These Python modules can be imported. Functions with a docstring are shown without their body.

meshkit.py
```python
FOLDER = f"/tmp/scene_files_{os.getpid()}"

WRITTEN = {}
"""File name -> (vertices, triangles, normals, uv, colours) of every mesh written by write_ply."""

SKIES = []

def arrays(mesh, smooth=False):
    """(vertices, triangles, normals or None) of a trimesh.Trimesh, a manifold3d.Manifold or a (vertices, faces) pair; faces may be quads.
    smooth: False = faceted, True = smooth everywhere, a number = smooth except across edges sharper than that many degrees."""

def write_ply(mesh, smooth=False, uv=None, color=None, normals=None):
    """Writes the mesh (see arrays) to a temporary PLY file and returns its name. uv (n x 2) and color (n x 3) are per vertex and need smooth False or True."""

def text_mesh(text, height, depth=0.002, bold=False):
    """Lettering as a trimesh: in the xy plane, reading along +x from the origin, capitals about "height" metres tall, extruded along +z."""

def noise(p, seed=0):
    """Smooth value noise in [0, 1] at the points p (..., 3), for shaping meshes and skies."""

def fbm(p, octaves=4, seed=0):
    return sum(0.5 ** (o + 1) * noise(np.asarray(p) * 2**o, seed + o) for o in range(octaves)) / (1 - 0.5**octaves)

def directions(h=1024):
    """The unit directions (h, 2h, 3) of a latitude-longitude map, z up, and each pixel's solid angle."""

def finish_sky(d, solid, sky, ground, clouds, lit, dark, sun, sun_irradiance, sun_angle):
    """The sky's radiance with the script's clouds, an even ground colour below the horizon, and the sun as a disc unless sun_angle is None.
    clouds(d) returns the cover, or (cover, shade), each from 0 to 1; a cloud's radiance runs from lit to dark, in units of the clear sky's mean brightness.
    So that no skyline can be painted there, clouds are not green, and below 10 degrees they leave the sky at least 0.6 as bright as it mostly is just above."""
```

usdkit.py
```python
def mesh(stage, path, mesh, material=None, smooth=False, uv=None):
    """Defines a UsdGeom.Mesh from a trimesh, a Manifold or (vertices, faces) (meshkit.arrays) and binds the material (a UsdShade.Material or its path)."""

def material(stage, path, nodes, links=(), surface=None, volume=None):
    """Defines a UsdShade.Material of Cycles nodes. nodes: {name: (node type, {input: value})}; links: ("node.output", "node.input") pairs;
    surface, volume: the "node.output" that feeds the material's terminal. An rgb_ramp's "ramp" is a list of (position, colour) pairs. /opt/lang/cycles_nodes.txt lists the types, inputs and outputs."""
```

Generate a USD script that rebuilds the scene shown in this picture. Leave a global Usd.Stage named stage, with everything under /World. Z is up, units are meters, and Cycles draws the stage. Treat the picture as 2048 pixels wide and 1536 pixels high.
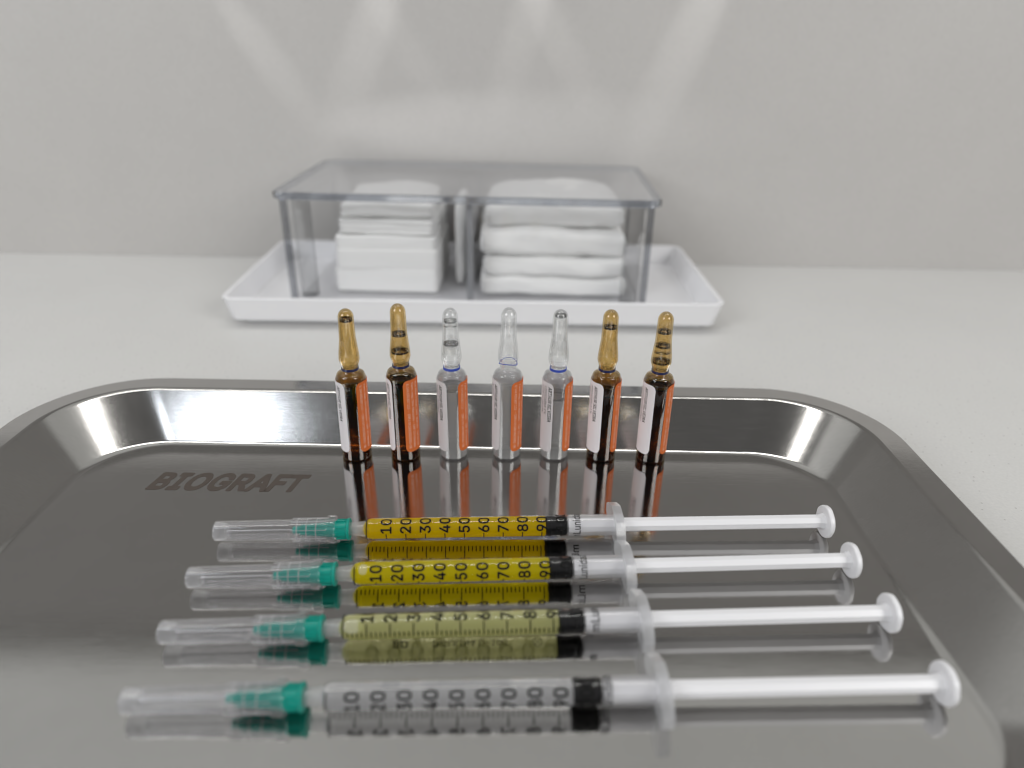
import math
import numpy as np, trimesh, usdkit, meshkit
from pxr import Usd, UsdGeom, UsdLux, UsdShade, Sdf, Gf
from shapely.geometry import box as sbox, Point
from shapely.ops import unary_union

stage = Usd.Stage.CreateInMemory()
UsdGeom.SetStageUpAxis(stage, 'Z')
UsdGeom.Xform.Define(stage, '/World')
UsdGeom.Scope.Define(stage, '/World/Looks')
MM = 0.001
PI = math.pi

# ------------------------------------------------------------------ camera
PITCH, ROLL, CAM_H = 26.3, 1.0, 0.138
cam = UsdGeom.Camera.Define(stage, '/World/camera')
fl = 6.86
cam.CreateFocalLengthAttr(fl)
cam.CreateHorizontalApertureAttr(fl * 2048 / 1420.0)
cam.CreateVerticalApertureAttr(fl * 1536 / 1420.0)
cam.CreateFStopAttr(1.75)
cam.CreateFocusDistanceAttr(0.232)
cam.CreateClippingRangeAttr(Gf.Vec2f(0.01, 50))
cam.CreateExposureAttr(0.0)
xf = UsdGeom.Xformable(cam)
xf.AddTranslateOp().Set(Gf.Vec3d(0, 0, CAM_H))
xf.AddRotateXOp().Set(90 - PITCH)
xf.AddRotateZOp().Set(ROLL)

# ------------------------------------------------------------------ light
mat = lambda name, nodes, links=(), surface=None, volume=None: usdkit.material(stage, '/World/Looks/' + name, nodes, links, surface, volume)
dome = UsdLux.DomeLight.Define(stage, '/World/room_light')
dm = mat('room_light', {'b': ('background_shader', {'color': (1.0, 0.985, 0.965), 'strength': 0.13})}, surface='b.background')
UsdShade.MaterialBindingAPI.Apply(dome.GetPrim()).Bind(dm)


def rect_light(name, loc, w, h, power, color, target=None, yaw=0.0):
    l = UsdLux.RectLight.Define(stage, '/World/' + name)
    l.CreateWidthAttr(w); l.CreateHeightAttr(h); l.CreateIntensityAttr(power); l.CreateColorAttr(Gf.Vec3f(*color))
    m = Gf.Matrix4d()
    t = np.array(target if target is not None else (loc[0], loc[1], 0.0), float)
    d = t - np.array(loc, float); d /= np.linalg.norm(d)
    z = -d; x = np.cross([0, 1, 0], z)
    x = np.array([1.0, 0, 0]) if np.linalg.norm(x) < 1e-6 else x / np.linalg.norm(x)
    y = np.cross(z, x)
    cy_, sy_ = math.cos(math.radians(yaw)), math.sin(math.radians(yaw))
    x, y = x * cy_ + y * sy_, y * cy_ - x * sy_
    m = Gf.Matrix4d(*x, 0, *y, 0, *z, 0, *loc, 1)
    UsdGeom.Xformable(l).AddTransformOp().Set(m)
    return l


rect_light('ceiling_lamp', (0.0, 0.385, 2.0), 2.7, 0.14, 12.5, (1.0, 0.985, 0.95), (0, 0.30, 0), yaw=12)
rect_light('ceiling_lamp_001', (-0.95, -0.60, 2.0), 0.28, 0.18, 9.5, (0.84, 0.91, 1.0), (-0.1, 0.15, 0))
rect_light('front_lamp', (1.38, -0.98, 1.0), 0.9, 0.8, 8.4, (1.0, 0.99, 0.97), (0, 0.4, 0.05))
rect_light('front_lamp_001', (-1.38, -0.98, 1.0), 0.9, 0.8, 8.4, (0.97, 0.985, 1.0), (0, 0.4, 0.05))


def spot(name, top, bottom, width, power, reach=0.0):
    """a narrow beam grazing the wall from above: a slanted streak from top to bottom (x, z on the wall, metres)."""
    A, B = np.array(top, float), np.array(bottom, float)
    u = (B - A) / np.linalg.norm(B - A); mid = (A + B) / 2; ln = np.linalg.norm(B - A)
    d = reach + ln / 2 if reach else (0.322 - mid[1]) / abs(u[1])      # a lamp tucked under the cabinet
    out = d * min(0.6, 1.25 * width / ln)
    p = np.array([mid[0] - u[0] * d, 0.469 - out, mid[1] - u[1] * d])
    t = np.array([mid[0], 0.469, mid[1]])
    l = UsdLux.SphereLight.Define(stage, '/World/' + name)
    l.CreateRadiusAttr(0.002); l.CreateIntensityAttr(power * (d / 0.32) ** 2); l.CreateNormalizeAttr(True); l.CreateColorAttr(Gf.Vec3f(1, 1, 1))
    sh = UsdLux.ShapingAPI.Apply(l.GetPrim())
    sh.CreateShapingConeAngleAttr(math.degrees(math.atan(width * 0.62 / np.linalg.norm(t - p)))); sh.CreateShapingConeSoftnessAttr(1.0)
    z = (p - t) / np.linalg.norm(p - t); x = np.cross([0, 1, 0], z); x /= np.linalg.norm(x); y = np.cross(z, x)
    UsdGeom.Xformable(l).AddTransformOp().Set(Gf.Matrix4d(*x, 0, *y, 0, *z, 0, *p, 1))


def wall_px(px, py):
    """where the measured point of the photograph lies on the wall."""
    a, b = px - 1024, py - 768
    cr, sr = math.cos(math.radians(ROLL)), math.sin(math.radians(ROLL)); P = math.radians(PITCH)
    u, v = (a * cr + b * sr) / 1420, (-a * sr + b * cr) / 1420
    r = (u, math.cos(P) - v * math.sin(P), -(math.sin(P) + v * math.cos(P)))
    k = 0.469 / r[1]
    return (r[0] * k, CAM_H + r[2] * k)


for i_, (p0_, p1_, w_, e_) in enumerate([((380, -90), (650, 270), 0.024, 1.0), ((850, -250), (660, 290), 0.028, 1.5), ((690, -90), (915, 250), 0.022, 0.5),
                                        ((1150, -250), (985, 250), 0.025, 1.1), ((985, -180), (1205, 255), 0.024, 0.9), ((1540, -250), (1262, 310), 0.030, 1.5)]):
    spot('spot_lamp' if i_ == 0 else 'spot_lamp_%03d' % i_, wall_px(*p0_), wall_px(*p1_), w_ * 0.9, 0.62 * e_)
spot('spot_lamp_006', wall_px(520, 246), wall_px(1440, 262), 0.044, 0.95, 0.42)

# ------------------------------------------------------------------ materials
def principled(name, **kw):
    return mat(name, {'p': ('principled_bsdf', kw)}, surface='p.BSDF')


def glass(name, color, ior=1.5, rough=0.0, **kw):
    return principled(name, base_color=color, ior=ior, roughness=rough, transmission_weight=1.0, **kw)


M = {}


def pane(name, tint, ior=1.45, gloss=1.0, haze=0.0, refr=0.0, rough=0.0, haze_col=(0.85, 0.86, 0.88), haze_trans=0.5, edge=None):
    """thin clear wall: light passes straight through (tinted), fresnel gloss on top, optionally some milky scatter or some true refraction."""
    nodes = {'t': ('transparent_bsdf', {'color': tint}), 'g': ('glossy_bsdf', {'color': (gloss,) * 3, 'roughness': max(rough, 0.02)}),
             'fr0': ('fresnel', {'IOR': ior}), 'geo': ('geometry', {}), 'inv': ('math', {'math_type': 'subtract', 'value1': 1.0}),
             'fr': ('math', {'math_type': 'multiply'}), 'out': ('mix_closure', {})}
    links = [('geo.backfacing', 'inv.value2'), ('inv.value', 'fr.value1'), ('fr0.fac', 'fr.value2'), ('fr.value', 'out.fac'), ('g.BSDF', 'out.closure2')]
    last = 't.BSDF'
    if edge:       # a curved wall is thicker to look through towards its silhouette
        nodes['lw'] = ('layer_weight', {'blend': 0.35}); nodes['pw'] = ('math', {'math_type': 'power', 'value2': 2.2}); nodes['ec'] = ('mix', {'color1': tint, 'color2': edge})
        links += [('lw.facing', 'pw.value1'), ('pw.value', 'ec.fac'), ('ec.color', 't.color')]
    if refr:
        nodes['gl'] = ('principled_bsdf', {'base_color': tint, 'ior': 1.4, 'roughness': rough, 'transmission_weight': 1.0})
        nodes['mr'] = ('mix_closure', {'fac': refr})
        links += [(last, 'mr.closure1'), ('gl.BSDF', 'mr.closure2')]
        last = 'mr.closure'
    if haze:
        nodes['d'] = ('diffuse_bsdf', {'color': haze_col}); nodes['tr'] = ('translucent_bsdf', {'color': haze_col})
        nodes['mh'] = ('mix_closure', {'fac': haze_trans}); nodes['mm'] = ('mix_closure', {'fac': haze})
        links += [('d.BSDF', 'mh.closure1'), ('tr.BSDF', 'mh.closure2'), (last, 'mm.closure1'), ('mh.closure', 'mm.closure2')]
        last = 'mm.closure'
    links.append((last, 'out.closure1'))
    return mat(name, nodes, links, 'out.closure')


M['base_acrylic'] = pane('base_acrylic', (0.98, 0.98, 0.985), 1.2, haze=0.45, haze_col=(0.93, 0.93, 0.94))
M['divider_acrylic'] = pane('divider_acrylic', (0.97, 0.97, 0.975), 1.15, haze=0.15, haze_col=(0.8, 0.8, 0.82))
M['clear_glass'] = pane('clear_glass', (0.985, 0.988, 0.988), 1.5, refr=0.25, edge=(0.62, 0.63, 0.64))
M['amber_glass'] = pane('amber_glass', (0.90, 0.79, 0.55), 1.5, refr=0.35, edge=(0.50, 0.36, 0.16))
M['amber_water'] = pane('amber_water', (0.62, 0.36, 0.20), 1.12)
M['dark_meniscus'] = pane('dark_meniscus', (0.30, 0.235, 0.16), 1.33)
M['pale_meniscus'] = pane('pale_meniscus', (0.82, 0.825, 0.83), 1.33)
M['navy_ink'] = principled('navy_ink', base_color=(0.012, 0.016, 0.07), roughness=0.3)
M['neck_water'] = glass('neck_water', (0.99, 0.99, 0.99), 1.33)
M['body_water'] = pane('body_water', (0.995, 0.995, 0.995), 1.12, haze=0.30, haze_col=(0.96, 0.96, 0.955))
M['barrel_plastic'] = pane('barrel_plastic', (0.965, 0.965, 0.965), 1.5, rough=0.02)
M['acrylic'] = pane('acrylic', (0.993, 0.994, 0.996), 1.45)
M['lid_acrylic'] = pane('lid_acrylic', (0.97, 0.972, 0.976), 1.49, haze=0.22, haze_col=(0.80, 0.80, 0.825), haze_trans=0.75)
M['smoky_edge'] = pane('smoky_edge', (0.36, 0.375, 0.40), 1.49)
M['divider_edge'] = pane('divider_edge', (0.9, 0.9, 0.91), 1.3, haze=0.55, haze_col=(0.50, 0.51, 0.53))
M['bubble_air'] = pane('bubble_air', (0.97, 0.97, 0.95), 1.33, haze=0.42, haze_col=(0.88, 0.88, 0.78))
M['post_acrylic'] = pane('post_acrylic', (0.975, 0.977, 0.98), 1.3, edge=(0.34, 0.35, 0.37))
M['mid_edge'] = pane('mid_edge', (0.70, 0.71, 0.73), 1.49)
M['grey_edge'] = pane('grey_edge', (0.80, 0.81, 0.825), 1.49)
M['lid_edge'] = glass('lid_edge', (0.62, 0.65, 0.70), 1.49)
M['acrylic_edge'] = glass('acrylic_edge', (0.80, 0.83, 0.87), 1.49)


def solution(name, color, scatter, sc_col):
    return mat(name, {'g': ('principled_bsdf', {'base_color': color, 'ior': 1.36, 'roughness': 0.0, 'transmission_weight': 1.0}), 'tp': ('transparent_bsdf', {'color': color}),
                      'd': ('diffuse_bsdf', {'color': sc_col}), 't': ('translucent_bsdf', {'color': sc_col}), 'm0': ('mix_closure', {'fac': 0.45}), 'm2': ('mix_closure', {'fac': 0.6}), 'm': ('mix_closure', {'fac': scatter})},
               [('g.BSDF', 'm0.closure1'), ('tp.BSDF', 'm0.closure2'), ('d.BSDF', 'm2.closure1'), ('t.BSDF', 'm2.closure2'), ('m0.closure', 'm.closure1'), ('m2.closure', 'm.closure2')], 'm.closure')


M['water'] = solution('water', (0.99, 0.99, 0.99), 0.28, (0.85, 0.86, 0.9))
M['yellow_fluid'] = solution('yellow_fluid', (0.98, 0.87, 0.02), 0.55, (0.93, 0.82, 0.004))
M['deep_yellow_fluid'] = solution('deep_yellow_fluid', (0.97, 0.79, 0.01), 0.55, (0.95, 0.74, 0.003))
M['pale_yellow_fluid'] = solution('pale_yellow_fluid', (0.97, 0.955, 0.66), 0.36, (0.87, 0.885, 0.43))
M['green_plastic'] = mat('green_plastic', {'p': ('principled_bsdf', {'base_color': (0.012, 0.37, 0.30), 'roughness': 0.25}), 't': ('translucent_bsdf', {'color': (0.03, 0.55, 0.45)}), 'm': ('mix_closure', {'fac': 0.4})},
                         [('p.BSDF', 'm.closure1'), ('t.BSDF', 'm.closure2')], 'm.closure')
M['white_plastic'] = principled('white_plastic', base_color=(0.76, 0.76, 0.78), roughness=0.32)
M['cabinet_white'] = principled('cabinet_white', base_color=(0.60, 0.60, 0.585), roughness=0.5)
M['white_tray'] = principled('white_tray', base_color=(0.82, 0.82, 0.84), roughness=0.25)
M['rubber'] = principled('rubber', base_color=(0.006, 0.006, 0.007), roughness=0.3)
M['ink'] = principled('ink', base_color=(0.008, 0.008, 0.008), roughness=0.5, specular_ior_level=0.15)
M['pale_ink'] = principled('pale_ink', base_color=(0.9, 0.62, 0.5), roughness=0.6)
M['blue_ink'] = principled('blue_ink', base_color=(0.03, 0.07, 0.42), roughness=0.3)
M['engraving'] = principled('engraving', base_color=(0.085, 0.068, 0.058), roughness=0.5, metallic=0.3)
def paper(name, col, through):
    return mat(name, {'d': ('principled_bsdf', {'base_color': col, 'roughness': 0.55}), 't': ('translucent_bsdf', {'color': col}), 'm': ('mix_closure', {'fac': through})},
               [('d.BSDF', 'm.closure1'), ('t.BSDF', 'm.closure2')], 'm.closure')


M['white_paper'] = paper('white_paper', (0.84, 0.805, 0.825), 0.08)
M['thin_white_paper'] = paper('thin_white_paper', (0.90, 0.875, 0.885), 0.5)
M['orange_paper'] = paper('orange_paper', (0.80, 0.195, 0.04), 0.25)
M['needle_steel'] = principled('needle_steel', base_color=(0.7, 0.7, 0.7), metallic=1.0, roughness=0.25)
# milky translucent polypropylene of caps and flanges: clear plastic mixed with a little white scatter
M['cap_plastic'] = pane('cap_plastic', (0.97, 0.97, 0.98), 1.5, haze=0.03, refr=0.22, rough=0.02, edge=(0.93, 0.93, 0.945))
M['sleeve_plastic'] = pane('sleeve_plastic', (0.97, 0.97, 0.975), 1.5, haze=0.22, refr=0.0, rough=0.1, haze_col=(0.80, 0.80, 0.81))
M['milky_plastic'] = pane('milky_plastic', (0.97, 0.97, 0.975), 1.5, haze=0.16, refr=0.2, rough=0.1)
M['frosted_plastic'] = pane('frosted_plastic', (0.96, 0.96, 0.965), 1.5, haze=0.30, refr=0.3, rough=0.2)
# brushed stainless steel: grain along x as roughness streaks and a very fine bump
M['steel'] = mat('steel', {
    'geo': ('geometry', {}),
    'map': ('mapping', {'scale': (60.0, 5200.0, 900.0)}),
    'n': ('noise_texture', {'scale': 1.0, 'detail': 3.0, 'roughness': 0.6}),
    'r': ('rgb_ramp', {'ramp': [(0.3, (0.04,) * 3), (0.7, (0.085,) * 3)]}),
    'map2': ('mapping', {'scale': (25.0, 25.0, 25.0)}),
    'n2': ('noise_texture', {'scale': 1.0, 'detail': 4.0, 'roughness': 0.6}),
    'r2': ('rgb_ramp', {'ramp': [(0.3, (0.47, 0.462, 0.45)), (0.7, (0.51, 0.502, 0.49))]}),
    'n4': ('noise_texture', {'scale': 1.0, 'detail': 5.0, 'roughness': 0.65, 'distortion': 0.6}), 'map4': ('mapping', {'scale': (38.0, 52.0, 40.0)}),
    'r4': ('rgb_ramp', {'ramp': [(0.42, (0.0,) * 3), (0.62, (0.022,) * 3)]}), 'add': ('mix', {'mix_type': 'add', 'fac': 1.0}),
    'sep': ('separate_xyz', {}), 'wall': ('rgb_ramp', {'ramp': [(0.74, (0.095,) * 3), (0.985, (0.0,) * 3)]}), 'add2': ('mix', {'mix_type': 'add', 'fac': 1.0}),
    'b': ('bump', {'strength': 0.22, 'distance': 0.00003}),
    'p': ('principled_bsdf', {'metallic': 1.0})},
    [('geo.position', 'map.vector'), ('map.vector', 'n.vector'), ('n.fac', 'r.fac'), ('geo.position', 'map4.vector'), ('map4.vector', 'n4.vector'), ('n4.fac', 'r4.fac'), ('r.color', 'add.color1'), ('r4.color', 'add.color2'), ('geo.true_normal', 'sep.vector'), ('sep.z', 'wall.fac'), ('add.color', 'add2.color1'), ('wall.color', 'add2.color2'), ('add2.color', 'p.roughness'),
     ('geo.position', 'map2.vector'), ('map2.vector', 'n2.vector'), ('n2.fac', 'r2.fac'), ('r2.color', 'p.base_color'),
     ('n.fac', 'b.height'), ('b.normal', 'p.normal')], surface='p.BSDF')


def quartz(name, base, dark, dots, rough):
    return mat(name, {
        'geo': ('geometry', {}),
        'v': ('voronoi_texture', {'scale': 420.0}),
        'w': ('voronoi_texture', {'scale': 900.0}),
        'r': ('rgb_ramp', {'ramp': [(0.0, (1, 1, 1)), (dots, (1, 1, 1)), (dots + 0.05, (0, 0, 0))]}),
        'pick': ('white_noise_texture', {}),
        'n': ('noise_texture', {'scale': 14.0, 'detail': 5.0, 'roughness': 0.6}),
        'rn': ('rgb_ramp', {'ramp': [(0.3, tuple(0.96 * c for c in base)), (0.7, base)]}),
        'n3': ('noise_texture', {'scale': 900.0, 'detail': 3.0, 'roughness': 0.7}),
        'gate': ('math', {'math_type': 'greater_than', 'value2': 0.62}),
        'mul': ('math', {'math_type': 'multiply'}),
        'mx': ('mix', {'color2': dark}),
        'mx2': ('mix', {'mix_type': 'multiply', 'fac': 0.22}),
        'p': ('principled_bsdf', {'roughness': rough})},
        [('geo.position', 'v.vector'), ('geo.position', 'n.vector'), ('geo.position', 'n3.vector'), ('v.distance', 'r.fac'), ('v.position', 'pick.vector'),
         ('pick.value', 'gate.value1'), ('gate.value', 'mul.value1'), ('r.color', 'mul.value2'), ('mul.value', 'mx.fac'),
         ('n.fac', 'rn.fac'), ('rn.color', 'mx2.color1'), ('n3.fac', 'mx2.color2'), ('mx2.color', 'mx.color1'), ('mx.color', 'p.base_color')], surface='p.BSDF')


M['counter_quartz'] = quartz('counter_quartz', (0.725, 0.722, 0.708), (0.44, 0.43, 0.42), 0.11, 0.35)
M['wall_quartz'] = quartz('wall_quartz', (0.60, 0.584, 0.566), (0.44, 0.42, 0.40), 0.13, 0.5)
M['wall_paint'] = principled('wall_paint', base_color=(0.26, 0.25, 0.24), roughness=0.7)
M['gauze'] = mat('gauze', {
    'geo': ('geometry', {}),
    'n': ('noise_texture', {'scale': 1400.0, 'detail': 3.0, 'roughness': 0.7}),
    'b': ('bump', {'strength': 0.5, 'distance': 0.0004}),
    'd': ('diffuse_bsdf', {'color': (0.955, 0.955, 0.945)}), 't': ('translucent_bsdf', {'color': (0.94, 0.935, 0.91)}), 'm': ('mix_closure', {'fac': 0.12})},
    [('geo.position', 'n.vector'), ('n.fac', 'b.height'), ('b.normal', 'd.normal'), ('d.BSDF', 'm.closure1'), ('t.BSDF', 'm.closure2')], surface='m.closure')

# ------------------------------------------------------------------ helpers
taken = {}


def numbered(parent, name):
    k = taken.get((parent, name), 0)
    taken[(parent, name)] = k + 1
    return parent + '/' + (name if k == 0 else '%s_%03d' % (name, k))


def setdata(p, **kw):
    for k, v in kw.items():
        if v:
            p.SetCustomDataByKey(k, v)


def thing(name, label, cat, loc=(0, 0, 0), rot=(0, 0, 0), group=None, scale=None):
    path = numbered('/World', name)
    x = UsdGeom.Xform.Define(stage, path)
    x.AddTranslateOp().Set(Gf.Vec3d(*[c * MM for c in loc]))
    x.AddRotateXYZOp().Set(Gf.Vec3f(*rot))
    if scale:
        x.AddScaleOp().Set(Gf.Vec3f(*scale))
    setdata(x.GetPrim(), label=label, category=cat, group=group)
    return path


def obj(name, m, material, parent='/World', smooth=30, **data):
    """m in millimetres, in the parent's frame."""
    v, f = (m.vertices, m.faces) if isinstance(m, trimesh.Trimesh) else (np.asarray(m[0], float), np.asarray(m[1]))
    path = numbered(parent, name)
    p = usdkit.mesh(stage, path, trimesh.Trimesh(np.asarray(v) * MM, f, process=False), M[material], smooth=smooth)
    setdata(p.GetPrim(), **data)
    return path


def merge(*ms):
    return trimesh.util.concatenate(list(ms))


def lathe(profile, seg=64, axis='z', closed=False):
    """profile: (r, h) list revolved about the axis; r=0 ends are capped as poles."""
    pr = np.array(profile, float)
    a = np.arange(seg) * 2 * PI / seg
    v = np.stack([np.outer(pr[:, 0], np.cos(a)), np.outer(pr[:, 0], np.sin(a)), np.repeat(pr[:, 1][:, None], seg, 1)], -1).reshape(-1, 3)
    f = []
    n = len(pr)
    j = np.arange(seg); jn = (j + 1) % seg
    for i in range(n if closed else n - 1):
        k = (i + 1) % n
        A, B, C, D = i * seg + j, i * seg + jn, k * seg + jn, k * seg + j
        f += [np.stack([A, B, C], 1), np.stack([A, C, D], 1)]
    m = trimesh.Trimesh(v, np.vstack(f), process=False)
    m.merge_vertices()
    m.update_faces(m.nondegenerate_faces()); m.remove_unreferenced_vertices()
    if m.is_watertight and m.volume < 0:
        m.invert()
    if axis == 'x':
        m.vertices = m.vertices[:, [2, 0, 1]]
    return m


def arcpts(pts, radii, n=6):
    """fillets an open 2-D polyline."""
    pts = [np.array(p, float) for p in pts]
    out = [pts[0]]
    for i in range(1, len(pts) - 1):
        p0, p, p1 = pts[i - 1], pts[i], pts[i + 1]
        r = radii[i - 1] if isinstance(radii, (list, tuple)) else radii
        if r <= 0:
            out.append(p); continue
        a, b = (p0 - p), (p1 - p)
        la, lb = np.linalg.norm(a), np.linalg.norm(b)
        a, b = a / la, b / lb
        ang = math.acos(np.clip(a @ b, -1, 1))
        t = min(r / math.tan(ang / 2), la * 0.49, lb * 0.49)
        r = t * math.tan(ang / 2)
        c = p + (a + b) / np.linalg.norm(a + b) * r / math.sin(ang / 2)
        s, e = p + a * t - c, p + b * t - c
        a0 = math.atan2(s[1], s[0]); d = (math.atan2(e[1], e[0]) - a0 + PI) % (2 * PI) - PI
        out += [c + r * np.array([math.cos(a0 + d * k / n), math.sin(a0 + d * k / n)]) for k in range(n + 1)]
    out.append(pts[-1])
    return np.array(out)


def rounded_box(sx, sy, sz, r=0.8, n=2):
    """axis-aligned box with rounded edges, centred in xy, base at z = 0."""
    b = trimesh.creation.box((sx, sy, sz))
    import manifold3d as m3
    s = m3.Manifold.sphere(r, 8 * n)
    m = m3.Manifold.batch_hull([s.translate([x * (sx / 2 - r), y * (sy / 2 - r), z]) for x in (-1, 1) for y in (-1, 1) for z in (r, sz - r)])
    q = m.to_mesh()
    return trimesh.Trimesh(q.vert_properties[:, :3], q.tri_verts, process=False)


def prism(poly, z0, z1):
    m = trimesh.creation.extrude_polygon(poly, z1 - z0, engine='earcut')
    m.apply_translation([0, 0, z0])
    return m


_tc = {}


def text2d(text, height, bold=False, shear=0.0, stretch=1.0, size=None, weight=0.0):
    """flat lettering: (points (n,2), triangles); left edge at u = 0, baseline at v = 0."""
    key = (text, bold, weight)
    if key not in _tc:
        t = meshkit.text_mesh(text, 1.0, 0.1, bold)
        up = t.face_normals[:, 2] > 0.5
        s = trimesh.Trimesh(t.vertices, t.faces[up], process=True)
        if weight:
            from shapely.geometry import Polygon
            g = unary_union([Polygon(s.vertices[q, :2]).buffer(1e-4) for q in s.faces]).buffer(weight, join_style=2).simplify(0.008)
            t = trimesh.util.concatenate([trimesh.creation.extrude_polygon(q, 0.1, engine='earcut') for q in getattr(g, 'geoms', [g])])
            s = trimesh.Trimesh(t.vertices, t.faces[t.face_normals[:, 2] > 0.5], process=True)
        _tc[key] = (s.vertices[:, :2].copy(), s.faces.copy())
    v, f = _tc[key]
    v = v.copy()
    v[:, 0] -= v[:, 0].min()
    v = np.stack([v[:, 0] * stretch + v[:, 1] * shear, v[:, 1]], 1) * height
    if size:
        v3, f = trimesh.remesh.subdivide_to_size(np.c_[v, np.zeros(len(v))], f, size, max_iter=12)
        v = v3[:, :2]
    return v, f


# ------------------------------------------------------------------ setting: counter and wall
COUNTER_Z = -1.0
WALL_Y = 469.0
cz = COUNTER_Z
c = trimesh.creation.box((2400, WALL_Y + 500, 30)); c.apply_translation((0, (WALL_Y - 500) / 2, cz - 15))
obj('counter', c, 'counter_quartz', kind='structure', label='pale speckled quartz counter under both trays', smooth=False)
w = trimesh.creation.box((2400, 20, 192)); w.apply_translation((0, WALL_Y + 10.3, cz - 28 + 96))
obj('wall', w, 'wall_quartz', kind='structure', label='warm light grey quartz splashback wall behind the gauze box', smooth=False)
w = trimesh.creation.box((2400, 14, 202)); w.apply_translation((0, WALL_Y + 14, cz + 164.2 + 101))
obj('upper_wall', w, 'wall_paint', kind='structure', label='plain grey wall above the splashback', smooth=False)
w = trimesh.creation.box((2400, 30, 700)); w.apply_translation((0, WALL_Y + 5, 368 + 350))
obj('wall_cabinet_front', w, 'cabinet_white', kind='structure', label='white cabinet front high above the counter', smooth=False)

# ------------------------------------------------------------------ steel tray
def rrect(x0, x1, y0, y1, r, n=20, side=8):
    """counter-clockwise outline with a fixed number of points."""
    out = []
    cs = [(x1 - r, y1 - r, 0), (x0 + r, y1 - r, 90), (x0 + r, y0 + r, 180), (x1 - r, y0 + r, 270)]
    for k, (cx, cy, a0) in enumerate(cs):
        arc = [(cx + r * math.cos(math.radians(a0 + 90 * i / n)), cy + r * math.sin(math.radians(a0 + 90 * i / n))) for i in range(n + 1)]
        out += arc
        nx = cs[(k + 1) % 4]
        e = (nx[0] + r * math.cos(math.radians(a0 + 90)), nx[1] + r * math.sin(math.radians(a0 + 90)))
        s = arc[-1]
        out += [(s[0] + (e[0] - s[0]) * i / side, s[1] + (e[1] - s[1]) * i / side) for i in range(1, side)]
    return np.array(out)


def ring_surface(rings, cap_first=True, cap_last=False):
    n = len(rings[0]); v = np.vstack(rings); f = []
    j = np.arange(n); jn = (j + 1) % n
    for i in range(len(rings) - 1):
        A, B, C, D = i * n + j, i * n + jn, (i + 1) * n + jn, (i + 1) * n + j
        f += [np.stack([A, C, B], 1), np.stack([A, D, C], 1)]
    f = np.vstack(f)
    for first, cap in ((True, cap_first), (False, cap_last)):
        if cap:
            o = 0 if first else (len(rings) - 1) * n
            ctr = len(v); v = np.vstack([v, rings[0 if first else -1].mean(0)])
            f = np.vstack([f, np.stack([o + j, o + jn, np.full(n, ctr)], 1) if first else np.stack([o + jn, o + j, np.full(n, ctr)], 1)])
    return trimesh.Trimesh(v, f, process=False)


X0, X1, Y0, Y1 = -148.5, 109.5, 87.0, 224.5
prof = arcpts([(-14, 0), (0, 0), (16.6, 14.6), (26.2, 14.2), (26.9, 12.2)], [4.0, 2.6, 0.7], n=8)
rings, low = [], []
for o, z in prof:
    r = np.interp(o, [-14, 0, 17, 27], [12, 25, 31, 41])
    q = rrect(X0 - o, X1 + o, Y0 - o, Y1 + o, r)
    rings.append(np.c_[q, np.full(len(q), z)])
    q2 = rrect(X0 - o + 0.25, X1 + o - 0.25, Y0 - o + 0.25, Y1 + o - 0.25, r)
    low.append(np.c_[q2, np.full(len(q2), z - 0.75)])
tray = thing('instrument_tray', 'shallow brushed stainless steel instrument tray engraved with a brand word, holding ampoules and syringes', 'tray')
surf = ring_surface(rings + low[::-1], True, True)
obj('tray_body', surf, 'steel', tray, smooth=25)
lv, lf, pen, nv = [], [], 0.0, 0
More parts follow.
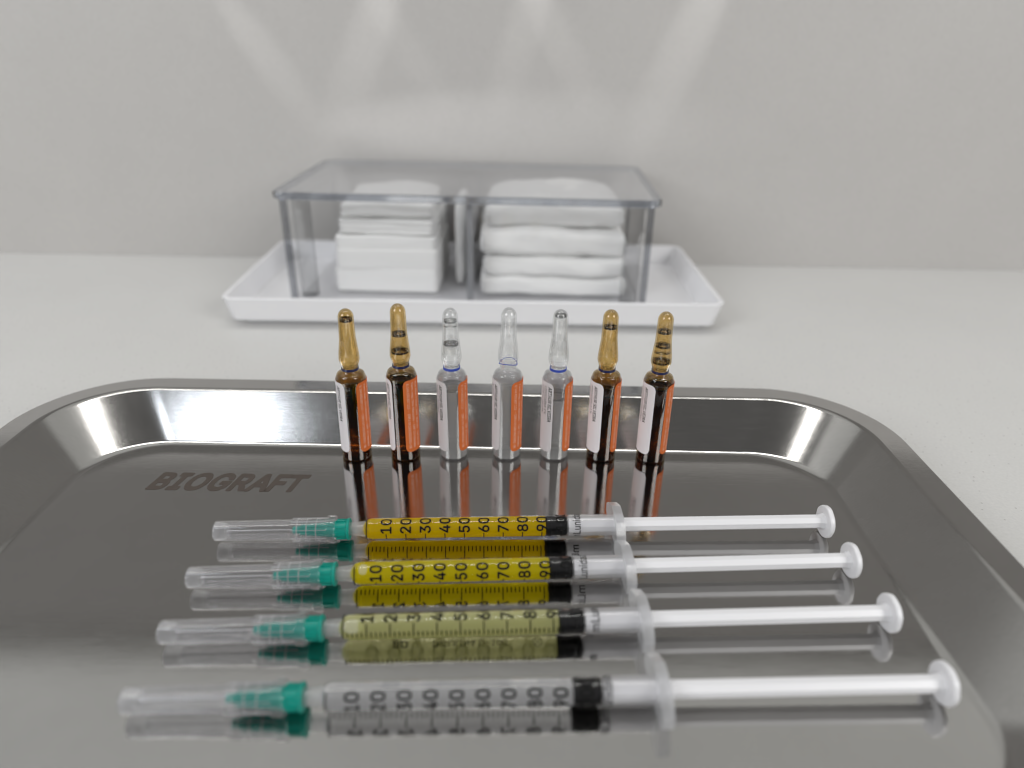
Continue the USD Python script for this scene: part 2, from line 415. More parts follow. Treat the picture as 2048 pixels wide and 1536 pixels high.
for ch in 'BIOGRAFT':
    v, f = text2d(ch, 9.2, bold=True, weight=0.045)
    v[:, 0] = v[:, 0] - v[:, 0].min()
    v[:, 0] *= 1.12
    wd = v[:, 0].max()
    lv.append(v + [pen, 0]); lf.append(f + nv); nv += len(v)
    pen += wd + {'R': -0.1, 'A': -0.5, 'F': -0.3}.get(ch, 0.75)
v, f = np.vstack(lv), np.vstack(lf)
v[:, 0] = (v[:, 0] + v[:, 1] * 0.30)
v[:, 0] *= 53.0 / v[:, 0].max()
obj('engraved_lettering', (np.c_[v[:, 0] - 121.6, v[:, 1] + 195.8, np.full(len(v), 0.03)], f), 'engraving', tray, smooth=False)

# ------------------------------------------------------------------ white tray, gauze box
wt = thing('white_tray', 'white rectangular plastic tray with low rim under the clear gauze box', 'tray', (-21.0, 398.5, COUNTER_Z), (0, 0, 0.7))
prof = arcpts([(-14, 3.0), (-3.4, 3.0), (0, 16.4), (-2.6, 16.4), (-6.2, 5.0), (-14, 5.0)], [1.5, 0.5, 0.6, 1.0], n=4)
rings = []
for o, z in prof:
    q = rrect(-129.5 - o, 129.5 + o, -57 - o, 57 + o, max(1.2, 7 + o * 0.5), n=6, side=3)
    rings.append(np.c_[q, np.full(len(q), z)])
tb = ring_surface(rings, True, True)
if tb.volume < 0: tb.invert()
tbp = obj('tray_body', tb, 'white_tray', wt, smooth=30)
rings = []
for o, z in [(-11, 0.02), (-9, 0.02), (-9, 3.2), (-11, 3.2)]:
    q = rrect(-129.5 - o, 129.5 + o, -57 - o, 57 + o, 3, n=6, side=3)
    rings.append(np.c_[q, np.full(len(q), z)])
obj('foot_ring', ring_surface(rings, False, False), 'white_tray', tbp, smooth=30)

BX, BY, BZ, BYAW = -23.5, 409.0, COUNTER_Z + 5.2, -1.6
bw, bd, bh, t = 190.0, 98.0, 56.6, 3.2
gb = thing('gauze_box', 'clear acrylic two compartment box holding stacks of white gauze', 'box', (BX, BY, BZ), (0, 0, BYAW))


def slab(x0, x1, y0, y1, z0, z1, r=0.25):
    m = rounded_box(x1 - x0, y1 - y0, z1 - z0, r, 1)
    m.apply_translation(((x0 + x1) / 2, (y0 + y1) / 2, z0))
    return m


obj('base_panel', slab(-bw / 2 + t + .05, bw / 2 - t - .05, -bd / 2, bd / 2, 0, t), 'base_acrylic', gb, smooth=25)
obj('front_panel', slab(-bw / 2 + t + .05, bw / 2 - t - .05, -bd / 2, -bd / 2 + t, t + .05, bh), 'acrylic', gb, smooth=25)
obj('back_panel', slab(-bw / 2 + t + .05, bw / 2 - t - .05, bd / 2 - t, bd / 2, t + .05, bh), 'acrylic', gb, smooth=25)
for s in (-1, 1):
    a, b = sorted((s * bw / 2, s * (bw / 2 - t)))
    sp_ = obj('side_panel', slab(a, b, -bd / 2 + 3.3, bd / 2 - 3.3, 0, bh), 'acrylic', gb, smooth=25)
    for y0, mt_ in ((-bd / 2 - .1, 'mid_edge'), (bd / 2 - 3.1, 'acrylic')):
        obj('polished_edge', slab(a, b, y0, y0 + 3.2, 0, bh), mt_, sp_, smooth=25)
    cpst = lathe([(0, t + .05), (4.3, t + .05), (4.6, t + .4), (4.6, bh - .5), (4.3, bh - .1), (0, bh - .1)], 40)
    cpst.apply_translation((s * (bw / 2 - t - 5.2), -bd / 2 + t + 5.2, 0))
    obj('corner_post', cpst, 'post_acrylic', gb, smooth=40)
dv = obj('divider_panel', slab(0.4, t - 0.8, -bd / 2 + t + 3.1, bd / 2 - t - .05, t + .05, bh - 0.5), 'divider_acrylic', gb, smooth=25)
obj('polished_edge', slab(-0.2, t - 0.2, -bd / 2 + t + .05, -bd / 2 + t + 3.05, t + .05, bh - 0.5), 'divider_edge', dv, smooth=25)
lid = thing('box_lid', 'clear acrylic lid with rounded corners lying on the gauze box', 'lid', (BX, BY, BZ + bh + 0.4), (0, 0, BYAW))
q = rrect(-98.5, 98.5, -52.5, 52.5, 7, n=8, side=2)
prof = [(-2.25, 0), (-2.25, 3.6)]
rings = []
for o, z in prof[::-1]:
    q = rrect(-98.5 - o, 98.5 + o, -52.5 - o, 52.5 + o, 7 + o, n=8, side=2)
    rings.append(np.c_[q, np.full(len(q), z)])
lp = obj('lid_panel', ring_surface(rings, True, True), 'lid_acrylic', lid, smooth=25)
rings = []
for o, z in [(-2.2, 0), (-0.6, 0), (0, 0.6), (0, 3.0), (-0.6, 3.6), (-2.2, 3.6), (-2.2, 0)][::-1]:
    q = rrect(-98.5 - o, 98.5 + o, -52.5 - o, 52.5 + o, 7 + o, n=8, side=2)
    rings.append(np.c_[q, np.full(len(q), z)])
em = ring_surface(rings, False, False); em.merge_vertices()
obj('polished_edge', em, 'lid_edge', lp, smooth=25)


def gauze_pad(w, d, h, seed, puff=0.8, folds=3, sag=0.0):
    """a folded pad: soft rounded slab with layer ridges along its edges and a wavy outline."""
    nz = max(8, 4 * folds)
    rings = []
    for k in range(nz + 1):
        tt = k / nz
        z = h * tt
        ridge = puff * (abs(math.sin(PI * tt * folds)) ** 0.6 - 0.5)
        edge = -1.6 * puff * (abs(2 * tt - 1) ** 6)
        o = ridge + edge
        q = rrect(-w / 2 - o, w / 2 + o, -d / 2 - o, d / 2 + o, max(1.0, 3 + o), n=5, side=24)
        rings.append(np.c_[q, np.full(len(q), z)])
    m = ring_surface(rings[::-1], False, False)
    n = len(rings[0])
    v = m.vertices.copy(); f = m.faces
    # caps as shrinking rings so that they can be displaced too
    caps_v, caps_f, base = [v], [f], len(v)
    for top in (True, False):
        src = v[:n] if top else v[-n:]
        ctr = src.mean(0)
        prev = np.arange(n) + (0 if top else len(v) - n)
        for s in (0.9, 0.75, 0.55, 0.3, 0.0):
            ring = ctr + (src - ctr) * [s, s, 1]
            caps_v.append(ring)
            idx = base + np.arange(n); base += n
            a, b, cc, dd = prev, np.roll(prev, -1), np.roll(idx, -1), idx
            tri = np.vstack([np.stack([a, b, cc], 1), np.stack([a, cc, dd], 1)])
            caps_f.append(tri if top else tri[:, ::-1])
            prev = idx
    v = np.vstack(caps_v); f = np.vstack(caps_f)
    nrm = np.stack([v[:, 0] / (w / 2), v[:, 1] / (d / 2), (v[:, 2] - h / 2) / (h / 2)], 1)
    nrm /= np.maximum(np.linalg.norm(nrm, axis=1, keepdims=True), 1e-6)
    d1 = meshkit.fbm(v / [16, 16, 6] + seed * 7.3, 4, seed) - 0.5
    d2 = meshkit.fbm(v / [22, 22, 40] + seed * 3.1, 3, seed + 5) - 0.5
    v = v + nrm * (d1 * 2.4 * puff)[:, None]
    v[:, 2] += d2 * 3.0 * puff - sag * ((v[:, 0] / (w / 2)) ** 2) * v[:, 2] / h
    v[:, 2] = np.maximum(v[:, 2], 0)
    mm = trimesh.Trimesh(v, f, process=False); mm.merge_vertices()
    return mm


z = BZ + t + 0.2
def pads(x, y, spec, where, seed0, group):
    zz = z
    n = len(spec)
    names = {0: 'lowest', n - 1: 'topmost'}
    ordw = ['', 'second', 'third', 'fourth', 'fifth', 'sixth', 'seventh']
    for k, (w_, d_, h_, puff, folds, dx, rz, sag) in enumerate(spec):
        which = 'topmost' if k == n - 1 else 'lowest' if k == 0 else ordw[k] + ' from the bottom'
        lab = 'white gauze pad, %s of the %s' % (which, where)
        tp = thing('gauze_pad', lab, 'gauze', (x + dx, y, zz), (0, 0, rz), group)
        obj('folded_cloth', gauze_pad(w_, d_, h_ * 1.03, seed0 + k, puff, folds, sag), 'gauze', tp, smooth=True)
        zz += h_


pads(-70, 409, [(57, 64, 12.5, .22, 5, 0, -1, 0), (56, 64, 11.0, .22, 5, .5, 0, 0), (55, 62, 7.5, .3, 3, 0, 0, 0.5),
                 (51, 60, 9, 1.0, 3, 1.5, -2, 1.0), (49, 58, 10, 1.2, 2, 0.5, 2, 2.0)], 'left stack in the clear box', 11, 'gauze pads in the left stack')
pads(21, 407, [(79, 66, 10.5, 1.1, 1, 0, 1, 0.3), (76, 66, 11, 1.3, 1, 1, -1, 0.8), (77, 64, 16, 1.7, 1, -1, 1, 1.5), (72, 62, 15, 2.0, 1, 0.5, -1, 3.5)],
     'right stack in the clear box', 31, 'gauze pads in the right stack')
sp = gauze_pad(50, 5, 46, 77, 0.35, 2)
tp = thing('gauze_pad', 'thin white gauze pad standing on edge between the left stack and the divider', 'gauze', (-31.0, 416, z), (0, 3, 90))
obj('folded_cloth', sp, 'gauze', tp, smooth=True)

# ------------------------------------------------------------------ ampoules
def ampoule_profile():
    body, H = 5.25, 56.4
    pts = [(0, 0.5), (1.6, 0.35), (3.4, 0.0), (body, 0.0), (body, 31.4), (4.6, 33.2), (2.85, 34.1), (2.78, 35.6), (3.55, 38.4), (3.45, 40.4), (2.80, 46.0), (2.62, 53.4)]
    pr = arcpts(pts, [1, .5, 1.3, 2.2, 1.2, 0.8, 0.8, 1.6, 2.0, 4.0], n=6)
    th = np.linspace(0, PI / 2, 11)[1:]
    dome_ = np.stack([2.62 * np.cos(th), 53.4 + 3.0 * np.sin(th)], 1); dome_[-1, 0] = 0
    return np.vstack([pr, dome_])


outer = ampoule_profile()
def inset(pr, t0):
    """inner wall: shifted inwards along the normals."""
    d = np.gradient(pr, axis=0)
    n = np.stack([-d[:, 1], d[:, 0]], 1); n /= np.maximum(np.linalg.norm(n, axis=1, keepdims=True), 1e-9)
    q = pr + n * t0
    q[:, 0] = np.maximum(q[:, 0], 0.0)
    keep = [0]
    return q


inner = inset(outer, 0.55)
inner[0, 0] = 0; inner[-1, 0] = 0
inner[:, 1] = np.clip(inner[:, 1], 0.75, 55.6)


def glass_shell(out, inn):
    a = lathe(out, 72); b = lathe(inn, 72)
    if a.volume < 0: a.invert()
    if b.volume > 0: b.invert()
    return merge(a, b)


def fluid(z0, z1, men0=0.0, men1=0.5, grow=0.03):
    """the fluid between two levels, overlapping the glass slightly; meniscus curved by men."""
    zs = np.linspace(z0, z1, 40)
    o = outer[np.argsort(outer[:, 1], kind='stable')]
    up = outer[len(outer) // 4:]
    rr = []
    for zq in zs:
        # radius of the inner wall at the height
        best = 0
        seg = inner
        for i in range(len(seg) - 1):
            a, b = seg[i], seg[i + 1]
            if (a[1] - zq) * (b[1] - zq) <= 0 and a[1] != b[1]:
                best = max(best, a[0] + (b[0] - a[0]) * (zq - a[1]) / (b[1] - a[1]))
        rr.append(best + grow)
    rr = np.array(rr)
    prof = []
    for k in range(6):
        s = k / 5
        prof.append((rr[0] * s, z0 + men0 * (1 - s * s)))
    prof += [(r, zz) for r, zz in zip(rr[1:-1], zs[1:-1])]
    for k in range(6):
        s = 1 - k / 5
        prof.append((rr[-1] * s, z1 - men1 * (1 - s * s)))
    m = lathe(prof, 64)
    if m.volume < 0: m.invert()
    return m


def cyl_patch(r, a0, a1, z0, z1, cr, thick=0.05, n=26):
    """a label patch on a cylinder; angle 0 faces -y, growing towards +x; rounded corners of radius cr (mm)."""
    L = r * math.radians(a1 - a0)
    us = np.linspace(0, L, n)
    us = np.unique(np.concatenate([us, np.linspace(0, cr, 6), L - np.linspace(0, cr, 6)]))
    ins = np.where(us < cr, cr - np.sqrt(np.maximum(cr**2 - (cr - us) ** 2, 0)), np.where(us > L - cr, cr - np.sqrt(np.maximum(cr**2 - (us - (L - cr)) ** 2, 0)), 0))
    v, k = [], len(us)
    for rad in (r + thick, r):
        a = np.radians(a0) + us / r
        for zz in (z0 + ins, z1 - ins):
            v.append(np.stack([rad * np.sin(a), -rad * np.cos(a), zz], 1))
    v = np.vstack(v)
    f = []
    for i in range(k - 1):
        A, B, C, D = i, i + 1, k + i + 1, k + i
        f += [(A, B, C), (A, C, D)]
        o = 2 * k
        f += [(o + A, o + C, o + B), (o + A, o + D, o + C)]
        f += [(A, o + A, o + B), (A, o + B, B), (D, C, o + C), (D, o + C, o + D)]
    return trimesh.Trimesh(v, np.array(f), process=False)


def on_can(uv, f, r, ang, z):
    """lettering that reads downwards on a can: u runs down, the letters' tops point to +x."""
    a = math.radians(ang) + uv[:, 1] / r
    return trimesh.Trimesh(np.stack([r * np.sin(a), -r * np.cos(a), z - uv[:, 0]], 1), f, process=False)


def wall_radius(zq):
    best = 0
    for p, q in zip(inner[:-1], inner[1:]):
        if (p[1] - zq) * (q[1] - zq) <= 0 and p[1] != q[1]:
            best = max(best, p[0] + (q[0] - p[0]) * (zq - p[1]) / (q[1] - p[1]))
    return best


shell_mesh = glass_shell(outer, inner)
ring = lathe([(2.84, 34.55), (2.95, 34.55), (2.95, 35.45), (2.84, 35.45)], 48, closed=True)
RL = 5.25 + 0.06
AMP = [
    # x, y, amber, gap centre, fluid pieces, text offset, drug lines, tilt, spin label text
    (-55.6, 219.0, True, -6.5, [(0.8, 26.6), (36.0, 52.9)], 35, ['ARTHUR SILVEIRA', 'NAC 300MG', 'LOTE 02'], (0.2, 0.5), 'amber glass ampoule with filled tip, leftmost of the row, a dark line across its tip'),
    (-38.1, 219.7, True, -19, [(0.8, 30.0), (36.0, 40.2), (45.6, 46.5)], 27, ['ARTHUR SILVEIRA', 'ACIDO', 'LOTE 02'], (-0.3, 0.0), 'tallest amber glass ampoule, second from left, its orange label facing forward'),
    (-20.7, 220.8, False, 0, [(0.8, 27.6), (35.6, 44.0), (50.2, 52.2)], 34, ['ARTHUR SILVEIRA', 'ACIDO TRANEX', '20MG USO'], (0.2, -0.2), 'clear glass ampoule with liquid half up its neck, nearest the left amber pair'),
    (-1.6, 221.4, False, -7, [(0.8, 30.2)], 27, ['ARTHUR SILVEIRA', 'ACIDO', 'INJETAVEL'], (-0.2, 0.2), 'clear glass ampoule with empty neck and looping blue ring, middle of the row'),
    (15.8, 221.6, False, 9, [(0.8, 24.6), (35.6, 54.6)], 21, ['ARTHUR SILVEIRA', 'LIDOCAINA 1%', 'LOTE 04 USP 2ML'], (0.2, 0.0), 'clear glass ampoule with full neck, just left of the right amber pair'),
    (32.8, 221.5, True, 15.5, [(0.8, 26.2), (36.0, 50.6)], 38, ['ARTHUR SILVEIRA', 'AMOXSEN 0.1%', 'LOTE 02 2ML'], (-0.2, -0.3), 'amber glass ampoule with a dark meniscus in its tip, second from right'),
    (50.9, 221.0, True, 14.5, [(0.8, 29.5), (36.0, 38.8), (42.0, 44.6), (49.0, 49.8)], 44, ['ARTHUR SILVEIRA', 'COOPER PEPTIDEO', '10MG SUBST 2ML'], (0.3, -0.3), 'amber glass ampoule with bubbles in its neck, rightmost of the row'),
]
for i, (x, y, amber, gap, fl_, toff, lines, tilt, lab) in enumerate(AMP):
    a = thing('ampoule', lab, 'ampoule', (x, y, 0.06), (tilt[0], tilt[1], 0), 'glass ampoules standing in a row', (1.0, 1.0, (0.997, 1.026, 1.0, 1.003, 0.998, 1.001, 1.0)[i]))
    obj('glass_body', shell_mesh, 'amber_glass' if amber else 'clear_glass', a, smooth=50)
    for z0, z1 in fl_:
        obj('fluid', fluid(z0, z1, 0.0 if z0 < 1 else 0.3, 0.9), ('amber_water' if amber else 'body_water') if z0 < 1 else 'neck_water', a, smooth=40)
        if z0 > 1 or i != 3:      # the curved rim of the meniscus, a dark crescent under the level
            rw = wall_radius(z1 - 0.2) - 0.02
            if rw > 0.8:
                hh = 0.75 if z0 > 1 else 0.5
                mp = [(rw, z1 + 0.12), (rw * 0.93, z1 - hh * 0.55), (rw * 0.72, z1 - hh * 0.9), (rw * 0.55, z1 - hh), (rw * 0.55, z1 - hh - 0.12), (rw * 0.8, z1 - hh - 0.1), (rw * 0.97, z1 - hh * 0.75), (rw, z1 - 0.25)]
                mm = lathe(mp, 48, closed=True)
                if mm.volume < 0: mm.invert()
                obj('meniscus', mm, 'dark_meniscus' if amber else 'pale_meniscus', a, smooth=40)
    if i == 3:   # the ring slipped askew: a loop higher at the front sides
        th = np.arange(64) * 2 * PI / 64
        cl = np.stack([2.98 * np.cos(th) * 1.04, 2.98 * np.sin(th) * 1.04, 36.0 + 1.1 * np.abs(np.sin(th + 0.2)) ** 1.0], 1)
        tube_v, tube_f = [], []
        for k in range(64):
            d = cl[(k + 1) % 64] - cl[k - 1]; d /= np.linalg.norm(d)
            e1 = np.array([math.cos(th[k]), math.sin(th[k]), 0]); e2 = np.cross(d, e1); e2 /= np.linalg.norm(e2)
            for q in range(8):
                tube_v.append(cl[k] + 0.16 * (e1 * math.cos(q * PI / 4) + e2 * math.sin(q * PI / 4)))
                A, B = k * 8 + q, k * 8 + (q + 1) % 8
                C, D = ((k + 1) % 64) * 8 + (q + 1) % 8, ((k + 1) % 64) * 8 + q
                tube_f += [(A, B, C), (A, C, D)]
        obj('break_ring', trimesh.Trimesh(tube_v, tube_f, process=False), 'blue_ink', a, smooth=True)
    else:
        obj('break_ring', ring, 'navy_ink' if amber else 'blue_ink', a, smooth=30)
    gap = gap - math.degrees(math.atan2(x, y))
    g0, g1 = gap - 21.5, gap + 21.5
    ow = 98
    wl = obj('label', cyl_patch(RL, g1 + ow + 0.3, 360 + g0, 3.9, 31.2, 1.8), 'white_paper' if amber else 'thin_white_paper', a, smooth=50)
    obj('orange_label', cyl_patch(RL, g1, g1 + ow, 3.9, 31.2, 1.8), 'orange_paper', a, smooth=50)
    tx = []
    rt = RL + 0.075
    for k, (s_, hh, st) in enumerate(zip(lines, (1.3, 1.05, 0.9), (0, 19, 35))):
        v, f = text2d(s_, hh, bold=(k == 0), shear=0.18, stretch=1.0)
        v[:, 0] *= min(1.0, (13.6 if k == 0 else len(s_) * 0.92) / v[:, 0].max()) if k else 13.6 / v[:, 0].max()
        tx.append(on_can(v, f, rt, g0 - toff - st * 1.0, 29.8 - 0.2 * k))
    obj('printed_name', merge(*tx), 'ink', a, smooth=False)
    tx = []
    for k, s_ in enumerate(['E: 149.830.807.115  -  CNPJ: 09.180.582/0001-08', 'Farm. resp.: Dra. Manzatto - CRF 23 Uberaba', 'Rua Alfen Paixao, 585  Mercês   Tel 34 33']):
        v, f = text2d(s_, 0.92)
        v[:, 0] *= 24.6 / v[:, 0].max()
        tx.append(on_can(v, f, rt, g1 + 13 + 19 * k, 30.0))
    obj('printed_address', merge(*tx), 'pale_ink', a, smooth=False)

# ------------------------------------------------------------------ syringes (local axis along +x, 0 at the barrel's shoulder)
R_OUT, R_IN = 3.2, 3.0


def xl(profile, seg=56, closed=False):
    return lathe([(r, s) for s, r in profile], seg, 'x', closed)


def on_barrel(s, phi_deg, r):
    p = np.radians(phi_deg)
    return np.stack([s, -r * np.cos(p), r * np.sin(p)], -1)


def wrap_up(uv, f, s0, phi0, r=R_OUT + 0.012):
    """text that reads up round the barrel, letter tops towards the needle."""
    return trimesh.Trimesh(on_barrel(s0 - uv[:, 1], phi0 + np.degrees(uv[:, 0] / r), r), f, process=False)


def wrap_along(uv, f, s0, phi0, r=R_OUT + 0.012):
    return trimesh.Trimesh(on_barrel(s0 + uv[:, 0], phi0 + np.degrees(uv[:, 1] / r), r), f, process=False)


def tick(s, w, p0, p1, r=R_OUT + 0.012):
    n = max(2, int(abs(p1 - p0) / 8))
    ph = np.linspace(p0, p1, n + 1)
    v = np.vstack([on_barrel(np.full(n + 1, s - w / 2), ph, r), on_barrel(np.full(n + 1, s + w / 2), ph, r)])
    f = []
    for i in range(n):
        f += [(i, n + 1 + i, n + 2 + i), (i, n + 2 + i, i + 1)]
    return trimesh.Trimesh(v, np.array(f), process=False)


S0, PER = 1.0, 0.578     # the zero line and millimetres per unit


def syringe(x, y, yaw, p0, fluid_mat, front, bubble, z_axis, lab, tilt=-0.35, end=140.6):
    a = thing('syringe', lab, 'syringe', (x, y, z_axis), (0, tilt, yaw), 'capped insulin syringes in a column')
    # barrel with nozzle: one closed section turned about the axis
    sec = list(arcpts([(0.2, 2.3), (0.9, R_OUT - 0.1), (2.4, R_OUT)], [0.5], 5)) + [(front + 6.9, R_OUT), (front + 6.9, R_IN)] + list(arcpts([(2.4, R_IN), (1.1, R_IN - 0.2), (0.5, 2.0)], [0.3], 4))
    b = xl(sec, 64, closed=True)
    if b.volume < 0: b.invert()
    brl = obj('barrel', b, 'barrel_plastic', a, smooth=30)
    sl = xl([(front + 6.92, R_IN), (front + 6.92, R_OUT), (75.4, R_OUT), (76.2, R_OUT + 0.25), (77.4, R_OUT + 0.3), (77.4, R_IN)], 64, closed=True)
    if sl.volume < 0: sl.invert()
    obj('barrel_sleeve', sl, 'sleeve_plastic', brl, smooth=30)
    nz = xl(list(arcpts([(-4.6, 1.2), (-4.6, 1.95), (-1.6, 2.1), (0.2, 2.35), (0.2, 1.0), (-4.6, 0.9)], [0.2, 0.9, 0.2, 0.2], 4)), 40, closed=True)
    if nz.volume < 0: nz.invert()
    obj('nozzle', nz, 'milky_plastic', brl, smooth=30)
    # finger flange: a flat oval ear plate with a slight taper at its ends
    L, Hh = 9.4, 4.0
    pl = [(-L, -1.5), (-L, 1.5), (-L + 1.0, 2.3), (-4.2, Hh), (4.2, Hh), (L - 1.0, 2.3), (L, 1.5), (L, -1.5), (L - 1.0, -2.3), (4.2, -Hh), (-4.2, -Hh), (-L + 1.0, -2.3)]
    from shapely.geometry import Polygon
    poly = Polygon(pl).buffer(-0.8).buffer(0.8, quad_segs=5).difference(Point(0, 0).buffer(R_OUT + 0.02, 16))
    def ear(poly, z0, z1):
        return prism(poly, z0, z1)
    e = merge(ear(poly.buffer(-0.2), 75.5, 75.72), ear(poly, 75.7, 77.2), ear(poly.buffer(-0.2), 77.18, 77.4))
    e = ear(poly, 74.9, 77.6)
    vv = e.vertices[:, [2, 0, 1]].copy()
    vv[:, 0] -= 0.10 * np.maximum(np.abs(vv[:, 1]) - 4, 0)          # ears lean back a touch
    obj('finger_flange', trimesh.Trimesh(vv, e.faces, process=False), 'frosted_plastic', brl_parent(a), smooth=30)
    # fluid
    rf = R_OUT - 0.22
    fp = [(-0.4, 0.0), (-0.4, 0.9), (0.25, 1.9), (0.9, 2.6), (1.6, rf - 0.12), (2.2, rf), (front - 0.02, rf), (front - 0.02, 0.0)]
    m = xl(fp, 56)
    if m.volume < 0: m.invert()
    flp = obj('fluid', m, fluid_mat, a, smooth=40)
    if bubble:     # an air bubble pressed against the barrel wall next to the shoulder
        bb = trimesh.creation.icosphere(3, 1.0)
        bb.apply_scale((2.0, 1.5, 0.62) if bubble == 1 else (2.5, 1.7, 0.62))
        bb.apply_translation((0, 0, 2.46))
        bb.apply_transform(trimesh.transformations.rotation_matrix(math.radians(90 - (62 if bubble == 1 else 48)), [1, 0, 0]))
        bb.apply_translation((3.3, 0, 0))
        obj('air_bubble', bb, 'bubble_air', flp, smooth=True)
    # rubber stopper with two sealing ribs, plunger rod and thumb rest
    rs = R_IN - 0.03
    st = [(front, 0), (front, rs - 0.5), (front + 0.4, rs - 0.05), (front + 0.7, rs), (front + 1.7, rs), (front + 1.9, rs - 0.14), (front + 4.5, rs - 0.14), (front + 4.7, rs), (front + 6.1, rs), (front + 6.5, rs - 0.3), (front + 6.6, 0)]
    obj('rubber_stopper', xl(st, 48), 'rubber', a, smooth=30)
    n8 = 8
    def octo(s, r):
        an = (np.arange(n8) + 0.5) * 2 * PI / n8
        return np.stack([np.full(n8, s), r * np.cos(an), r * np.sin(an)], 1)
    rg = []
    for s, r in [(front + 6.62, 2.0), (front + 7.0, 2.3), (80, 2.15), (110, 2.15), (end - 2.2, 2.15), (end - 0.8, 2.6), (end - 0.75, 1.0)]:
        rg.append(octo(s, r))
    rod = ring_surface(rg, True, True)
    if rod.volume < 0: rod.invert()
    pr = obj('plunger_rod', rod, 'white_plastic', a, smooth=15)
    rng = np.random.default_rng(int(abs(y) * 10))
    RT = 5.05
    disc = xl(list(arcpts([(end - 0.8, 0.0), (end - 0.8, RT), (end + 0.9, RT - 0.1), (end + 0.9, 0.0)], [0.45, 0.6], 4)), 28)
    an = np.arctan2(disc.vertices[:, 1], disc.vertices[:, 2])
    k = np.hypot(disc.vertices[:, 1], disc.vertices[:, 2]) > 3
    wob = 1 + 0.012 * np.sin(5 * an + y) + 0.01 * np.sin(9 * an + 2 * y)
    disc.vertices[k, 1] *= wob[k]; disc.vertices[k, 2] *= wob[k]
    obj('thumb_rest', disc, 'white_plastic', pr, smooth=30)
    # needle hub: ribbed green cup outside the cap, finned cone inside it
    hub = list(arcpts([(-4.25, 2.05), (-4.25, 3.3), (-5.0, 3.3), (-5.2, 2.75), (-8.4, 2.6), (-9.2, 2.3), (-12.0, 1.9), (-18.5, 1.25), (-21.2, 0.95), (-21.4, 0.0)], [.2, .25, .2, .2, .2, .2, .2, .3], 3))
    hb = xl(hub, 40)
    fins = []
    for q in range(8):
        an = q * PI / 4
        fb = trimesh.creation.box((2.9, 0.34, 0.5)); fb.apply_translation((-6.8, 0, 2.8)); fb.apply_transform(trimesh.transformations.rotation_matrix(an, [1, 0, 0])); fins.append(fb)
    for q in range(4):
        an = q * PI / 2 + 0.4
        fb = trimesh.Trimesh([(-9, -.3, 0), (-9, .3, 0), (-9, .3, 2.5), (-9, -.3, 2.5), (-19, -.25, 0), (-19, .25, 0), (-19, .25, 1.55), (-19, -.25, 1.55)],
                             [(0, 1, 2), (0, 2, 3), (4, 6, 5), (4, 7, 6), (0, 4, 5), (0, 5, 1), (3, 2, 6), (3, 6, 7), (0, 3, 7), (0, 7, 4), (1, 5, 6), (1, 6, 2)])
        fb.apply_transform(trimesh.transformations.rotation_matrix(an, [1, 0, 0])); fins.append(fb)
    hbp = obj('needle_hub', merge(hb, *fins), 'green_plastic', a, smooth=30)
    obj('needle', xl([(-41.0, 0.0), (-40.2, 0.2), (-21.0, 0.2), (-21.0, 0.0)], 12), 'needle_steel', hbp, smooth=30)
    # cap: thin tube with solid end, thicker ribbed collar with rings, two wings at its mouth
    cp = list(arcpts([(-44.3, 0.0), (-44.3, 2.95), (-21.8, 3.12), (-21.4, 3.3), (-10.8, 3.45), (-10.7, 4.15), (-8.4, 4.2), (-8.4, 2.95), (-21.0, 2.6), (-39.8, 2.38), (-40.5, 0.0)], [0.7, 0.2, 0.2, 0.1, 0.2, 0.2, 0.2, 0.2, 0.8], 3))
    cm = xl(cp, 56)
    if cm.volume < 0: cm.invert()
    cpp = obj('needle_cap', cm, 'cap_plastic', a, smooth=30)
    rib = []
    for s in (-19.4, -16.6, -13.8):
        rr = lathe([(3.28, s - 0.16), (3.52, s - 0.16), (3.52, s + 0.16), (3.28, s + 0.16)], 48, 'x', True); rib.append(rr)
    for q in range(8):
        fb = trimesh.creation.box((10.4, 0.26, 0.3)); fb.apply_translation((-16, 0, 3.42)); fb.apply_transform(trimesh.transformations.rotation_matrix(q * PI / 4 + 0.2, [1, 0, 0])); rib.append(fb)
    obj('cap_ribs', merge(*rib), 'milky_plastic', cpp, smooth=30)
    obj('cap_end', xl(list(arcpts([(-44.1, 0), (-44.1, 2.75), (-40.7, 2.3), (-40.7, 0)], [0.5, 0.2], 3)), 32), 'milky_plastic', cpp, smooth=30)
    # printing
    pr_ = [tick(S0, 0.34, p0, p0 + 152)]
    for u in range(2, 101, 2):
        s = S0 + PER * u
        pr_.append(tick(s, 0.29, p0, p0 + (65 if u % 10 == 0 else 28)))
    nums = []
    for u in range(10, 101, 10):
        v, f = text2d(str(u), 3.1, size=0.7, weight=0.032)
        v[:, 0] *= 0.96 if u < 100 else 0.92
        nums.append(wrap_up(v - [0, 1.55], f, S0 + PER * u, p0 + 69))
    obj('printed_scale', merge(*pr_), 'ink', brl, smooth=True)
    obj('printed_numbers', merge(*nums), 'ink', brl, smooth=True)
    tx = []
    pb = p0 + 293
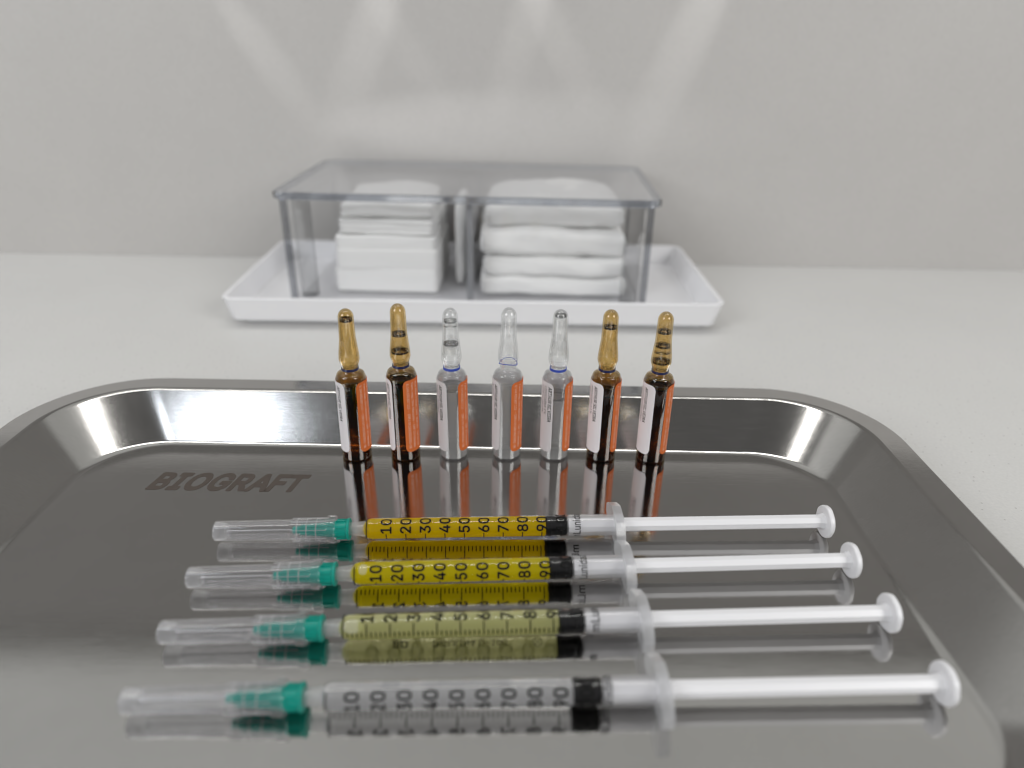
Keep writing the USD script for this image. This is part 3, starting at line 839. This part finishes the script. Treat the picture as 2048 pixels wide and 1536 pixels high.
    for s_, hh, s_at, wd in (('BD', 1.9, 12.6, 3.9), ('INSULINA U-100', 1.65, 22.6, 19.0)):
        v, f = text2d(s_, hh, bold=(s_ == 'BD'), shear=0.15 if s_ == 'BD' else 0, size=0.8)
        v[:, 0] *= wd / v[:, 0].max()
        tx.append(wrap_along(v - [0, hh / 2], f, s_at, pb))
    for k in range(24):    # crossed-out circle
        t0, t1 = k * PI / 12, (k + 1) * PI / 12
        q = np.array([[1.25 * math.cos(t0), 1.25 * math.sin(t0)], [1.25 * math.cos(t1), 1.25 * math.sin(t1)], [1.08 * math.cos(t1), 1.08 * math.sin(t1)], [1.08 * math.cos(t0), 1.08 * math.sin(t0)]])
        tx.append(wrap_along(q, np.array([(0, 1, 2), (0, 2, 3)])[:, ::-1], 49.4, pb))
    for sg in (-1, 1):
        q = np.array([[-.85, -.85 * sg - .1], [.85, .85 * sg - .1], [.85, .85 * sg + .1], [-.85, -.85 * sg + .1]])
        tx.append(wrap_along(q, np.array([(0, 1, 2), (0, 2, 3)]), 49.4, pb))
    v, f = text2d('unidades', 2.2, size=0.7, weight=0.015)
    v[:, 0] *= 9.6 / v[:, 0].max()
    tx.append(wrap_up(v, f, 64.6, p0 + 74))
    v, f = text2d('mL', 2.2, size=0.7, weight=0.015)
    tx.append(wrap_up(v, f, 64.6, p0 - 2))
    obj('printed_text', merge(*tx), 'ink', brl, smooth=True)
    return a


def brl_parent(a):
    return a


def yaw_of(dx, dy):
    return math.degrees(math.atan2(dy, dx))


syringe(-43.4, 171.2, yaw_of(140.3, 6.5), -60, 'deep_yellow_fluid', 54.2, 0, 4.15, 'capped syringe of deep yellow liquid, farthest of the four and nearest the ampoules')
syringe(-43.0, 151.6, yaw_of(140.8, 8.2), -76, 'yellow_fluid', 54.2, 1, 4.15, 'capped syringe of bright yellow liquid with an air bubble, second from the ampoules')
syringe(-41.7, 131.8, yaw_of(139.9, 7.5), -8, 'pale_yellow_fluid', 54.4, 2, 4.15, 'capped syringe of pale straw yellow liquid with graduation marks facing forward, third from the ampoules')
syringe(-41.0, 111.2, yaw_of(142.3, 5.9), -89, 'water', 55.9, 0, 4.15, 'capped syringe of colourless liquid, nearest the front edge of the tray', end=142.0)
